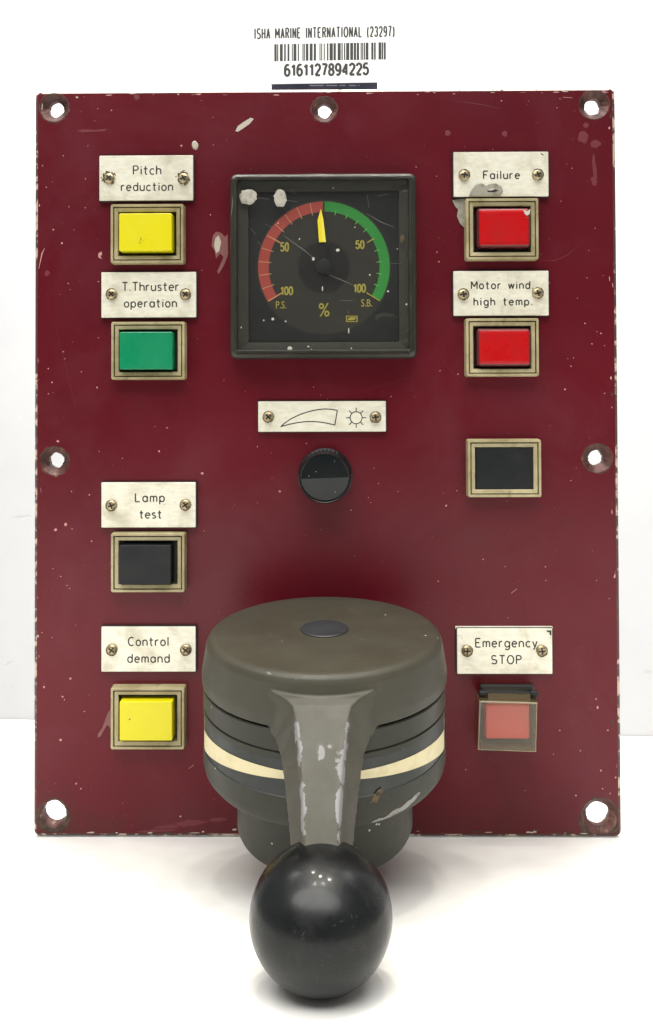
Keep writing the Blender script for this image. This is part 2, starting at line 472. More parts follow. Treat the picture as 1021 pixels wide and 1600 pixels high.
# single-stroke engraving letters: strokes in cap-height units, advance width
def arc(cx, cy, rx, ry, a0, a1, n=10):
    return [(cx + rx * math.cos(R_(a0 + (a1 - a0) * i / n)), cy + ry * math.sin(R_(a0 + (a1 - a0) * i / n))) for i in range(n + 1)]
X = .66
def bowl(cx=.27): return arc(cx, X / 2, .27, X / 2, 0, 360, 18)
G = {
    'P': ([[(0, 0), (0, 1), (.3, 1)] + arc(.3, .75, .27, .25, 90, -90) + [(0, .5)]], .57),
    'i': ([[(.05, 0), (.05, X)], [(.05, .87), (.05, .92)]], .10),
    't': ([[(.17, .95), (.17, .16)] + arc(.33, .16, .16, .16, 180, 280, 6), [(0, X), (.40, X)]], .42),
    'c': ([arc(.27, X / 2, .27, X / 2, 45, 315, 14)], .48),
    'h': ([[(0, 0), (0, 1)], [(0, .40)] + arc(.25, .40, .25, .26, 180, 0) + [(.5, 0)]], .5),
    'r': ([[(0, 0), (0, X)], [(0, .38)] + arc(.25, .38, .25, .28, 180, 70, 6)], .36),
    'e': ([[(0, .36), (.54, .36)] + arc(.27, X / 2, .27, X / 2, 4, 315, 16)], .54),
    'd': ([bowl(), [(.54, 0), (.54, 1)]], .54),
    'u': ([[(0, X), (0, .25)] + arc(.25, .25, .25, .25, 180, 360) + [(.5, X)], [(.5, X), (.5, 0)]], .5),
    'o': ([bowl()], .54),
    'n': ([[(0, 0), (0, X)], [(0, .40)] + arc(.25, .40, .25, .26, 180, 0) + [(.5, 0)]], .5),
    'T': ([[(0, 1), (.62, 1)], [(.31, 1), (.31, 0)]], .62),
    '.': ([[(.05, 0), (.05, .06)]], .10),
    's': ([arc(.22, X * .75, .20, X * .25, 40, 180, 7) + arc(.22, X * .5, .03, .01, 180, 180, 1) + arc(.22, X * .25, .20, X * .25, 90, -150, 9)], .44),
    'p': ([bowl(), [(0, X), (0, -.3)]], .54),
    'a': ([bowl(), [(.54, 0), (.54, X)]], .54),
    'F': ([[(0, 0), (0, 1), (.55, 1)], [(0, .52), (.4, .52)]], .55),
    'l': ([[(.05, 0), (.05, 1)]], .10),
    'M': ([[(0, 0), (0, 1), (.38, .3), (.76, 1), (.76, 0)]], .76),
    'w': ([[(0, X), (.17, 0), (.36, X), (.55, 0), (.72, X)]], .72),
    'g': ([bowl(), [(.54, X), (.54, -.08)] + arc(.27, -.08, .27, .22, 0, -150, 9)], .54),
    'm': ([[(0, 0), (0, X)], [(0, .44)] + arc(.19, .44, .19, .22, 180, 0, 8) + [(.38, 0)], [(.38, .44)] + arc(.57, .44, .19, .22, 180, 0, 8) + [(.76, 0)]], .76),
    'L': ([[(0, 1), (0, 0), (.52, 0)]], .52),
    'C': ([arc(.36, .5, .36, .5, 50, 310, 16)], .64),
    'E': ([[(.55, 1), (0, 1), (0, 0), (.57, 0)], [(0, .52), (.42, .52)]], .57),
    'y': ([[(0, X), (.25, 0)], [(.5, X), (.17, -.22), (.05, -.28)]], .5),
    'S': ([arc(.32, .75, .29, .25, 35, 270, 14) + arc(.32, .25, .32, .25, 90, -150, 14)], .64),
    'O': ([arc(.38, .5, .38, .5, 0, 360, 24)], .76),
    ' ': ([], .42),
    'I': ([[(.05, 0), (.05, 1)]], .10),
    'H': ([[(0, 0), (0, 1)], [(.56, 0), (.56, 1)], [(0, .52), (.56, .52)]], .56),
    'A': ([[(0, 0), (.30, 1), (.60, 0)], [(.09, .3), (.51, .3)]], .60),
    'R': ([[(0, 0), (0, 1), (.3, 1)] + arc(.3, .76, .25, .24, 90, -90) + [(0, .52)], [(.3, .52), (.56, 0)]], .56),
    'N': ([[(0, 0), (0, 1), (.56, 0), (.56, 1)]], .56),
    '(': ([arc(.42, .42, .40, .68, 130, 230, 10)], .22),
    ')': ([arc(-.20, .42, .40, .68, 50, -50, 10)], .22),
    '0': ([arc(.26, .5, .26, .5, 0, 360, 20)], .52),
    '1': ([[(.02, .76), (.20, .86), (.28, 1), (.28, 0)]], .40),
    '2': ([arc(.27, .73, .26, .27, 170, -35, 10) + [(.01, 0), (.54, 0)]], .54),
    '3': ([arc(.26, .75, .25, .25, 160, -90, 10) + arc(.26, .26, .27, .26, 90, -165, 12)], .54),
    '4': ([[(.44, 0), (.44, 1), (0, .27), (.58, .27)]], .58),
    '5': ([[(.50, 1), (.09, 1), (.04, .53)] + arc(.26, .32, .27, .32, 130, -160, 12)], .54),
    '6': ([arc(.27, .31, .26, .31, 0, 360, 18), arc(.29, .55, .28, .45, 55, 180, 8) + [(.01, .31)]], .54),
    '7': ([[(0, 1), (.53, 1), (.34, .55), (.2, 0)]], .53),
    '8': ([arc(.27, .76, .22, .24, 0, 360, 18), arc(.27, .26, .26, .26, 0, 360, 18)], .54),
    '9': ([arc(.27, .69, .26, .31, 0, 360, 18), arc(.25, .45, .28, .45, -125, 0, 8) + [(.53, .69)]], .54),
}
def stroke_mesh(polys, rad):
    cu = bpy.data.curves.new('temp', 'CURVE')
    cu.dimensions = '3D'; cu.bevel_depth = rad; cu.bevel_resolution = 2; cu.use_fill_caps = True
    parts_ = []
    for pl in polys:
        q = [pl[0]]; 
        for p in pl[1:]:
            if (Vector(p) - Vector(q[-1])).length > 1e-3:
                if len(q) > 1:
                    u, w = Vector(q[-1]) - Vector(q[-2]), Vector(p) - Vector(q[-1])
                    if u.angle(w) > R_(38):
                        parts_.append(q); q = [q[-1]]
                q.append(p)
        parts_.append(q)
    for pl in parts_:
        q = [pl[0]]
        for p in pl[1:]:
            if (Vector(p) - Vector(q[-1])).length > 1e-3: q.append(p)
        closed = len(q) > 3 and (Vector(q[0]) - Vector(q[-1])).length < 1e-3
        if closed: q = q[:-1]
        if len(q) == 2 and (Vector(q[0]) - Vector(q[1])).length < .2: q = [(q[0][0], q[0][1] - .06), (q[1][0], q[1][1] + .06)]
        sp = cu.splines.new('POLY'); sp.points.add(len(q) - 1)
        for i, p in enumerate(q): sp.points[i].co = (p[0], 0, p[1], 1)
        sp.use_cyclic_u = closed
    o = temp(cu); me = eval_mesh(o)
    bpy.data.objects.remove(o); bpy.data.curves.remove(cu)
    return me

def engrave(mb, text, x0, x1, base, cap, h, mat, rad=.25):
    """x0, x1 extents in photo pixels, base / cap line in pixels"""
    a, zb = P(x0, base, h); b, zc = P(x1, cap, h)
    H = zc - zb
    wsum = sum(G[c][1] for c in text) * H
    gap = ((b - a) - wsum) / max(1, len(text) - 1)
    k = 1.0
    if gap < .10 * H:
        gap = .16 * H; k = ((b - a) - gap * (len(text) - 1)) / wsum
    x = a; polys = []
    for c in text:
        st, w = G[c]
        for s in st: polys.append([(x + u * H * k, zb + v * H) for u, v in s])
        x += w * H * k + gap
    me = stroke_mesh(polys, rad)
    mb.mesh(me, mat, Matrix.Translation((0, -h, 0)) @ Matrix.Diagonal((1, .3, 1, 1)))
    # strokes sit half in the face, standing barely proud like paint-filled engraving

def type_px(mb, text, x0, x1, ytop, ybot, h, mat, lift=.05, rot=0.0, bold=0.0):
    """printed text fitted into a pixel box"""
    cu = bpy.data.curves.new('temp', 'FONT'); cu.body = text; cu.size = 1.0; cu.offset = bold
    cu.resolution_u = 4
    o = temp(cu); me = eval_mesh(o)
    bpy.data.objects.remove(o); bpy.data.curves.remove(cu)
    xs = [v.co.x for v in me.vertices]; ys = [v.co.y for v in me.vertices]
    a, zt = P(x0, ytop, h); b, zb = P(x1, ybot, h)
    sx = (b - a) / (max(xs) - min(xs)); sy = (zt - zb) / (max(ys) - min(ys))
    cx, cz = (a + b) / 2, (zt + zb) / 2
    vs = []
    for v in me.vertices:
        u = (v.co.x - (min(xs) + max(xs)) / 2) * sx; w = (v.co.y - (min(ys) + max(ys)) / 2) * sy
        vs.append((cx + u * math.cos(rot) - w * math.sin(rot), -h - lift, cz + u * math.sin(rot) + w * math.cos(rot)))
    mb.add(vs, [list(p.vertices) for p in me.polygons], mat)

# ---------------------------------------------------------------- setting
wl, wr = on_table(0, 1123.2), on_table(1021, 1151)
wd = (wr - wl).normalized()
wn = Vector((wd.y, -wd.x, 0))
def slab(name, pts, z0, z1, mat, extra=None, kind='structure'):
    mb = MB()
    mb.loops([[(p.x, p.y, z0) for p in pts], [(p.x, p.y, z1) for p in pts]], mat, True, True)
    if extra: extra(mb)
    o = mb.build(name); o['kind'] = kind
    return o
def on_wall(px, py, off=.1):
    o = RG @ Vector((CX, -CD, CZ)); d = RG @ ray(px, py); q = wl + wn * off
    return o + d * ((q - o).dot(wn) / d.dot(wn))
def scuffs(mb):
    for pts in ([(18, 808), (26, 805.5), (34, 805), (46, 804), (50, 806), (40, 808), (28, 809)], [(8, 1040), (12, 1035), (18, 1032), (20, 1034), (15, 1037), (11, 1040)],
                [(18, 1076), (20, 1068), (21, 1070), (19.5, 1077)], [(1005, 1050), (1012, 1046), (1020, 1050), (1012, 1052)]):
        mb.add([on_wall(*p) for p in pts], [list(range(len(pts)))], M['scuff'])
TF = -262.0
wa, wb = wl - wd * 1500, wr + wd * 1500
slab('wall', [wa, wb, wb - wn * 60, wa - wn * 60], -750, 2200, M['wall'], scuffs)
ta, tb = wa + wn * 1.0, wb + wn * 1.0
slab('tabletop', [ta, tb, Vector((tb.x, TF, 0)), Vector((ta.x, TF, 0))], -30, 0, M['table'])

# ---------------------------------------------------------------- the control panel
panel = bpy.data.objects.new('control_panel', None)
COL.objects.link(panel)
panel.rotation_euler = (LEAN, 0, 0)
panel.empty_display_size = .05
panel['label'] = 'worn dark red control panel with coloured push buttons, gauge and grey lever'
panel['category'] = 'control panel'

# --- plate with countersunk holes
THK = 4.0
def make_plate():
    mb = MB()
    hw = WP / 2
    def rr(ins, y, r): return rrect(-hw + ins, ins, hw - ins, HP - ins, r, y, 6)
    prof = [(1.4, 0.0, 2.2), (.8, .17, 2.2), (.3, .6, 2.2), (0, 1.3, 2.2), (0, THK, 2.2)]
    mb.loops([rr(i, y, r) for i, y, r in prof], M['paint'], True, True)
    o = mb.build('temp_plate')
    holes = [((85, 168), 5.6, 3.1), ((507, 171), 4.9, 2.8), ((929, 164), 5.6, 3.2), ((85.5, 720), 5.5, 3.0), ((934, 716), 5.5, 3.0),
             ((84, 1271), 5.4, 4.7), ((937, 1276), 7.0, 4.6)]
    cm = MB(); info = []
    for (px, py), R, r in holes:
        x, z = P(px, py, 0)
        info.append((x, z, R))
        k = random.uniform(0, 6)
        n = 44; rings = []
        for rad, y in ((R + .8, -.8), (R, 0), (r, (R - r) * .8), (r, THK + 2)):
            rings.append([(x + (rad + .16 * math.sin(3 * a + k) + .10 * math.sin(7 * a + 2 * k) + (.22 * max(0, math.sin(13 * a + k)) if y > .5 else 0) * -1) * math.cos(a), y,
                           z + (rad + .14 * math.sin(4 * a + k)) * math.sin(a)) for a in [2 * math.pi * i / n for i in range(n)]])
        cm.loops(rings, M['hole'], True, True)
    c = cm.build('temp_cut')
    md = o.modifiers.new('b', 'BOOLEAN'); md.operation = 'DIFFERENCE'; md.solver = 'EXACT'; md.object = c
    me = eval_mesh(o)
    out = MB()
    vs = [v.co / MM for v in me.vertices]
    groups = {}
    for p in me.polygons:
        ctr = p.center / MM; nrm = p.normal
        mat = M['paint']
        if any((ctr.x - x) ** 2 + (ctr.z - z) ** 2 < (R + .5) ** 2 for x, z, R in info) and p.area < 4e-5: mat = M['hole']
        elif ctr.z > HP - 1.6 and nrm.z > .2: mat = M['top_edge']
        elif (abs(ctr.x) > hw - 1.6 or ctr.z < 1.6 or ctr.z > HP - 1.6) and abs(nrm.y) < .97: mat = M['edge']
        groups.setdefault(mat, []).append(list(p.vertices))
    o2 = len(out.v)
    out.v += [tuple(v) for v in vs]
    for mat, fs in groups.items():
        k = out.slot(mat)
        for f in fs: out.f.append(f); out.m.append(k); out.sm.append(False)
    bpy.data.objects.remove(o); bpy.data.objects.remove(c)
    return out, info
plate, hole_info = make_plate()

# specks, chips, drips and scratches lying on the paint
def specks(off, s, pts):
    for q in pts:
        px, py = off[0] + q[0] * s, off[1] + q[1] * s
        r = (q[2] if len(q) > 2 else 3.4) * s / 4.03 * .52
        x, z = P(px, py, 0)
        blob(plate, x, z, .01, r * random.uniform(.85, 1.2), r * random.uniform(.85, 1.3), M['chip'], .05, 8, random.uniform(0, 3), .25)
specks((40, 120), .3125, [(253, 100, 5), (295, 100), (430, 168, 7), (280, 175), (312, 345, 5), (190, 395, 5), (85, 445, 6), (105, 552, 6), (780, 345, 11), (140, 765, 9), (183, 832, 10),
    (215, 1033, 8), (242, 765), (365, 1305, 5), (190, 1375, 6), (198, 1410, 5), (115, 1460, 6), (133, 1528, 7), (115, 1585, 6), (358, 1553, 10), (280, 1475, 5), (925, 690, 7), (940, 340, 5),
    (218, 650, 5), (135, 525), (300, 655, 5), (273, 1017), (365, 1025, 5), (173, 1088), (362, 160, 5), (870, 90), (640, 88, 5), (880, 118, 5), (937, 202, 5), (300, 510, 5), (860, 1310)])
specks((680, 120), .3125, [(333, 120, 8), (380, 70, 6), (660, 435, 4), (685, 457, 4), (630, 622, 5), (20, 925, 7), (10, 877, 6), (800, 757, 5), (712, 1107, 5), (750, 1233, 8), (830, 1283, 7), (785, 1335, 6),
    (680, 1447, 7), (650, 1563, 8), (848, 1345, 5), (25, 1470, 6), (115, 1487, 6), (848, 1583, 6), (693, 1405, 6), (290, 362, 5), (610, 155, 6), (625, 110, 5), (8, 497, 5), (760, 1005, 4), (810, 1275, 5)])
specks((680, 650), .4378, [(78, 267, 4), (40, 320, 7), (172, 512, 5), (250, 538), (394, 538, 5), (396, 587), (577, 587, 4), (622, 652, 4), (485, 230, 4), (445, 1122, 5), (617, 1122, 6), (519, 1195, 4), (423, 1207, 4),
    (592, 1265, 6), (503, 1355, 6), (598, 1330, 5), (645, 1290, 5), (625, 1347, 5), (322, 1337), (110, 1262, 5), (12, 590, 4), (260, 720), (575, 1010, 5), (580, 1040, 8)])
specks((0, 650), .4376, [(207, 90, 8), (355, 127, 4), (569, 126, 7), (438, 151, 4), (597, 42, 5), (723, 205, 9), (320, 281, 5), (235, 388, 11), (199, 407, 10), (328, 447, 5), (258, 403, 4), (190, 545, 4), (218, 573, 5),
    (240, 605, 4), (250, 615, 4), (151, 773, 4), (187, 791), (252, 938, 7), (225, 1003, 5), (231, 1013, 4), (302, 1055, 4), (217, 1157, 9), (273, 1313, 7), (290, 1330, 5), (256, 270, 4), (730, 410, 4), (645, 1430, 7)])
specks((380, 600), .2449, [(495, 70, 6), (945, 80, 7), (405, 380, 7), (92, 400, 8), (865, 635, 6), (990, 685, 6), (800, 725, 6), (690, 805, 8), (835, 538, 5), (235, 685, 12), (537, 95, 5), (450, 20, 7), (815, 757, 6), (185, 600, 4)])
for _ in range(260):
    x, z = random.uniform(-109, 109), random.uniform(4, HP - 4)
    if any((x - a) ** 2 + (z - b) ** 2 < (r + 1.5) ** 2 for a, b, r in hole_info): continue
    r = random.choice([.10, .12, .14, .18])
    blob(plate, x, z, .01, r, r * random.uniform(.7, 1.6), random.choice([M['chip'], M['scrape'], M['scrape']]), .03, 6, random.uniform(0, 3), .3)
# paint chips along the left and right borders
for sgn in (-1, 1):
    for _ in range(15):
        z = random.uniform(6, HP - 4)
        blob(plate, sgn * (WP / 2 - 1.6 - abs(random.gauss(0, .8))), z, .01, random.uniform(.15, .4), random.uniform(.3, 1.5), random.choice([M['chip'], M['scrape'], M['pale'], M['grime']]), .04, 9, random.uniform(-.2, .2), .35)
for _ in range(24):
    blob(plate, random.uniform(-110, 110), HP - 1.6 - abs(random.gauss(0, .7)), .01, random.uniform(.3, 1.6), random.uniform(.12, .35), random.choice([M['chip'], M['pale'], M['scrape']]), .04, 9, 0, .35)
for _ in range(30):
    blob(plate, random.uniform(-110, 110), 1.6 + abs(random.gauss(0, .6)), .01, random.uniform(.4, 2.2), random.uniform(.12, .35), random.choice([M['grime'], M['pale'], M['grime']]), .04, 9, 0, .35)
x, z = P(305, 227); blob(plate, x, z, .01, 1.3, 1.8, M['pale'], .35, 16, .2, .08)
poly_px(plate, [(368, 205), (372, 197), (382, 190), (392, 184), (397, 186), (390, 194), (380, 201), (372, 206)], 0, M['pale'], .1)
poly_px(plate, [(333, 368), (338, 362), (346, 364), (352, 370), (356, 366), (357, 398), (350, 402), (344, 396), (338, 404), (336, 392), (331, 384)], 0, M['scrape'], .06)
poly_px(plate, [(337, 372), (342, 368), (346, 378), (343, 392), (338, 396), (335, 384)], 0, M['pale'], .10)
poly_px(plate, [(352, 395), (356, 400), (350, 415), (342, 428), (340, 424), (347, 408)], 0, M['scrape'], .05)
poly_px(plate, [(120, 204), (130, 202), (150, 203), (167, 201), (165, 205), (145, 206), (128, 207)], 0, M['faint'], .04)
poly_px(plate, [(154, 396), (159, 393), (160, 398), (157, 400), (160, 405), (154, 402)], 0, M['chip'], .05)
# grey drips beside the failure lamp and the lower yellow button
poly_px(plate, [(707, 313), (730, 310), (733, 356), (727, 357), (719, 350), (714, 338), (716, 328), (711, 322)], 0, M['greyblob'], .4)
poly_px(plate, [(175, 1106), (174, 1138), (168, 1132), (163, 1140), (158, 1150), (153, 1152), (154, 1146), (161, 1136), (166, 1122), (170, 1112)], 0, M['scrape'], .2)
# dull drips under the top right hole, smears along the bottom
for a, b, ra, rb in ((912, 215, 2.2, 2.6), (931, 225, 2.2, 1.8), (916, 196, 1.2, 1.2), (929, 262, .8, 6), (929, 283, 1.4, 2)):
    x, z = P(a, b); blob(plate, x, z, .01, ra, rb, M['faint'], .03, 16, .1, .18)
for a, b in ((700, 208), (789, 209), (214, 152), (74, 427)):
    x, z = P(a, b); blob(plate, x, z, .01, 1.2, 1.2, M['faint'], .03, 14, 0, .15)
for a, b, ra, rb in ((300, 1286, 7, 1.2), (262, 1292, 5, .8), (340, 1281, 4, 1), (246, 1298, 8, .6)):
    x, z = P(a, b); blob(plate, x, z, .01, ra, rb, M['faint'], .03, 18, .05, .3)
for pts in ([(838, 406), (868, 407), (888, 398), (905, 382)], [(705, 157), (750, 163), (782, 170)], [(640, 340), (676, 356)], [(350, 940), (420, 905)], [(800, 937), (812, 926)],
            [(150, 300), (120, 345)], [(570, 610), (640, 590)], [(690, 560), (720, 600)], [(90, 520), (120, 640)]):
    stroke_px(plate, pts, 0, M['faint'], .14)
for pts in ([(61, 420), (66, 396), (70, 388)], [(799, 927), (808, 920)], [(295, 1201), (303, 1195)], [(880, 152), (894, 153)]):
    stroke_px(plate, pts, 0, M['chip'], .22)
# grime collected round the countersinks
for x, z, R in hole_info:
    rnd = random
    n = 30; r0 = []; r1 = []
    for i in range(n):
        a = 2 * math.pi * i / n
        r0.append((x + (R + .05) * math.cos(a), -.04, z + (R + .05) * math.sin(a)))
        rr_ = R + rnd.uniform(.15, .75) + (1.3 if z < 30 else 0) * max(0, -math.sin(a) + .3)
        xx = max(-WP / 2 + 1.5, min(WP / 2 - 1.5, x + rr_ * math.cos(a)))
        zz = max(1.5, min(HP - 1.5, z + rr_ * math.sin(a)))
        r1.append((xx, -.015, zz))
    plate.loops([r0, r1], M['grime'] if z < 30 else M['hole'])
plate.build('plate', panel)

# --- screws
def screw_mesh():
    mb = MB()
    lathe(mb, [(2.05, .1), (2.05, -.35), (1.85, -.85), (1.45, -1.2), (.95, -1.38), (.8, -1.40)], M['screw'], n=28, cap1=True)
    for w, l in ((.34, 1.3), (1.3, .34)):
        mb.loops([[(-w, -1.30, -l), (w, -1.30, -l), (w, -1.30, l), (-w, -1.30, l)], [(-w * .8, -1.44, -l * .9), (w * .8, -1.44, -l * .9), (w * .8, -1.44, l * .9), (-w * .8, -1.44, l * .9)]], M['socket'], cap1=True)
    o = mb.build('screw')
    return o
screw0 = screw_mesh()
used = [False]
def screw(px, py, parent, h=1.6):
    o = screw0 if not used[0] else screw0.copy()
    if used[0]: COL.objects.link(o)
    used[0] = True
    o.parent = parent
    x, z = P(px, py, h + 1.0)
    o.location = Vector((x, -h, z)) * MM
    o.rotation_euler = (0, random.uniform(0, 1.5), 0)
    return o

# --- nameplates
HN = 1.6
def nameplate(box, texts, screws, label, extra=None, tilt=0, grimy=()):
    mb = MB()
    b = box_px(*box, HN)
    frame_rings(mb, b, [(-.3, 0), (-.3, HN - .5), (0, HN - .45)], M['core'], .3, 3)
    frame_rings(mb, b, [(0, HN - .45), (0, HN - .1), (.12, HN)], M['plate'], .3, 3, cap=True)
    for t, x0, x1, base, cap in texts: engrave(mb, t, x0, x1, base, cap, HN, M['ink'])
    if extra: extra(mb)
    for k, (a, c) in enumerate(screws):
        x, z = P(a, c, HN)
        blob(mb, x, z, -HN + .01, 2.45, 2.45, M['rust'], .04, 26, 0, .05 if not grimy else .16)
        if grimy:
            for _ in range(16):
                an = random.uniform(0, 6.28); rr_ = random.uniform(2.1, 2.9)
                blob(mb, x + rr_ * math.cos(an), z + rr_ * math.sin(an), -HN + .01, .28, .28, M['rust'], .06, 7, 0, .4)
    o = mb.build('nameplate', panel)
    o['label'] = label
    for a, c in screws: screw(a, c, o, HN)
    return o

nameplate((155.6, 243.4, 302.0, 312.8), [('Pitch', 208.8, 251.6, 272.5, 259), ('reduction', 190, 270, 298, 285)], [(170.3, 277.8), (286.9, 277.8)], 'pale plate reading Pitch reduction', grimy=(1,))
nameplate((158.8, 425.6, 306.8, 495.6), [('T.Thruster', 191.6, 279.7, 454.4, 441), ('operation', 194.7, 276, 480, 467)], [(174.4, 459.4), (290, 459.7)], 'pale plate reading T.Thruster operation')
def fail_blob(mb):
    poly_px(mb, [(733, 306.3), (737, 297), (744, 289), (753, 287), (760, 291), (765, 288), (775, 287), (784, 292), (786, 300), (781, 306.3)], HN, M['greyblob'], .3)
    poly_px(mb, [(761, 298), (768, 295.5), (775, 296), (780, 298), (772, 300.5), (763, 300)], HN + .3, M['ink'], .03)
    poly_px(mb, [(763, 297), (768, 294.5), (774, 295), (771, 297), (765, 298)], HN + .3, M['white'], .12)
    poly_px(mb, [(845, 239), (849, 241), (850, 243), (846, 241.5)], HN, M['ink'], .03)
nameplate((709, 237.8, 857.6, 306.6), [('Failure', 756, 812, 279.4, 267)], [(726, 273.4), (841, 272.5)], 'pale plate reading Failure with grey paint drip', fail_blob)
nameplate((708.8, 423.8, 857.8, 492.8), [('Motor wind.', 737, 833, 451.3, 439.4), ('high temp.', 741, 832, 477, 465)], [(724.4, 459.7), (841, 457.8)], 'pale plate reading Motor wind. high temp.')
def bright(mb):
    pts = [(438.8, 666.6), (446, 660.5), (455, 654.5), (465, 649.5), (475.5, 645.3), (488, 641.8), (498, 639.9), (507.3, 639.0), (517, 639.4), (527.4, 641.1), (525.5, 652.5), (523.5, 664.2),
           (512, 661.4), (500, 659.4), (489, 658.6), (478, 658.8), (465, 660.4), (452, 663.0), (438.8, 666.6)]
    mb.mesh(stroke_mesh([[P(a, b, HN) for a, b in pts]], .21), M['ink'], Matrix.Translation((0, -HN, 0)) @ Matrix.Diagonal((1, .3, 1, 1)))
    cx, cz = P(556.8, 652.7, HN); q = [[(cx + 2.3 * math.cos(R_(a)), cz + 2.3 * math.sin(R_(a))) for a in range(0, 361, 12)]]
    for k in range(8):
        a = R_(45 * k); q.append([(cx + 2.3 * math.cos(a), cz + 2.3 * math.sin(a)), (cx + 3.85 * math.cos(a), cz + 3.85 * math.sin(a))])
    mb.mesh(stroke_mesh(q, .19), M['ink'], Matrix.Translation((0, -HN, 0)) @ Matrix.Diagonal((1, .3, 1, 1)))
nameplate((403.8, 627.4, 603.3, 674.2), [], [(419.7, 651.4), (587, 652)], 'pale plate with brightness wedge and sun symbol', bright)
nameplate((158.8, 754, 306.0, 824), [('Lamp', 212, 257, 784, 770.8), ('test', 218.8, 252.5, 809.7, 797)], [(174, 790), (290, 789)], 'pale plate reading Lamp test')
nameplate((158.8, 979.5, 306.0, 1049.5), [('Control', 201, 263.5, 1008.8, 995.7), ('demand', 200, 264.7, 1035, 1022)], [(174.6, 1015.8), (290.6, 1015.8)], 'pale plate reading Control demand')
def stop_wear(mb):
    poly_px(mb, [(854, 985), (862, 985), (862, 993), (859, 992), (859, 988), (855, 987.5)], HN, M['core'], .03)
    b = box_px(712.0, 979.2, 864, 983.5, .8)
    block(mb, b, 0, .9, M['plate'], .2, .15)
nameplate((714.5, 982.3, 863.6, 1053), [('Emergency', 743.7, 839.3, 1011, 997.6), ('STOP', 768.4, 814.6, 1037.2, 1024.3)], [(730.3, 1017.3), (847.2, 1017.3)], 'pale plate reading Emergency STOP', stop_wear)

# --- push buttons
HF = 3.4
def button(outer, capbox, mat, hc, label, name='push_button', flat=False, lens=False, marks=None):
    mb = MB()
    b = box_px(*outer, HF)
    frame_rings(mb, b, [(-.15, 0), (0, HF - .35), (.18, HF), (.95, HF), (1.05, HF - .4)], M['cream'], .75, 4)
    frame_rings(mb, b, [(1.05, HF - .4), (1.1, HF - .9), (1.36, HF - .9), (1.42, HF - .6)], M['dark_olive'], .75, 4)
    frame_rings(mb, b, [(1.42, HF - .6), (1.48, HF - .25), (2.7, HF - .5), (2.9, HF - .8)], M['cream'], .75, 4)
    frame_rings(mb, b, [(2.9, HF - .8), (3.05, .25)], M['dark_olive'], .75, 4)
    x0, z0, x1, z1 = b
    mb.add(rrect(x0 + 2.9, z0 + 2.9, x1 - 2.9, z1 - 2.9, .3, -.3, 3), [list(range(16))], M['socket'])
    o = mb.build(name, panel)
    o['label'] = label
    c = MB()
    cb = box_px(*capbox, hc)
    if flat:
        block(c, cb, .35, hc, mat, .2, .15)
    elif lens:
        frame_rings(c, cb, [(-.9, .35), (-.75, hc - .9), (-.3, hc - .25), (0, hc - .1)], M['redrim'], .8, 5)
        frame_rings(c, cb, [(0, hc - .1), (.25, hc), (1.0, hc + .12)], mat, .5, 5, cap=True, smooth=False)
    else:
        frame_rings(c, cb, [(-.12, .35), (-.03, hc - .4), (.06, hc - .12), (.25, hc)], mat, .55, 5, cap=True)
    if marks: marks(c, hc)
    k = c.build('blank_cover' if flat else 'button_cap', o)
    return o
def mk1(c, h):
    stroke_px(c, [(218, 378), (221, 373), (220, 370)], h, M['grime'], .12)
    stroke_px(c, [(217, 379.5), (221, 380)], h, M['grime'], .2); stroke_px(c, [(222, 377), (228, 374)], h, M['grime'], .08)
def mk2(c, h):
    x, z = P(203, 1124, h); blob(c, x, z, -h + .01, .35, .35, M['grime'], .03, 8)
def mk3(c, h):
    poly_px(c, [(818, 328), (824, 330), (829, 326.5), (828, 334), (824, 337), (820, 334)], h + .1, M['white'], .04)
    stroke_px(c, [(821, 341), (826, 339.5), (828, 340.5)], h + .1, M['scrape'], .14)
button((172.8, 319, 286.9, 410.6), (186.2, 333.4, 268.6, 391.9), M['yellow'], 4.9, 'bright yellow push button under the Pitch reduction plate', marks=mk1)
button((173.8, 503, 289, 592.8), (187.0, 518.8, 269.5, 576.9), M['green'], 4.9, 'green push button under the T.Thruster operation plate')
button((173.3, 833.5, 288.8, 925.7), (186.2, 852, 267.6, 913.0), M['black'], 4.8, 'black push button under the Lamp test plate')
button((172.9, 1075, 288.4, 1171.6), (187.0, 1096.4, 269.4, 1157.6), M['yellow'], 4.9, 'bright yellow push button under the Control demand plate', marks=mk2)
button((728.4, 310, 842.5, 405), (749.5, 328, 826.5, 382.5), M['red'], 4.4, 'red push button with chipped corner under the Failure plate', lens=True, marks=mk3)
button((728.4, 497.5, 843, 587.8), (749.5, 516.5, 827, 568.5), M['red'], 4.4, 'red push button under the Motor wind. high temp. plate', lens=True)
button((731.2, 687.2, 846.8, 777), (744.2, 698.5, 833.4, 765.0), M['black'], 2.6, 'cream frame with flat black cover and no plate above', name='blanked_button', flat=True)

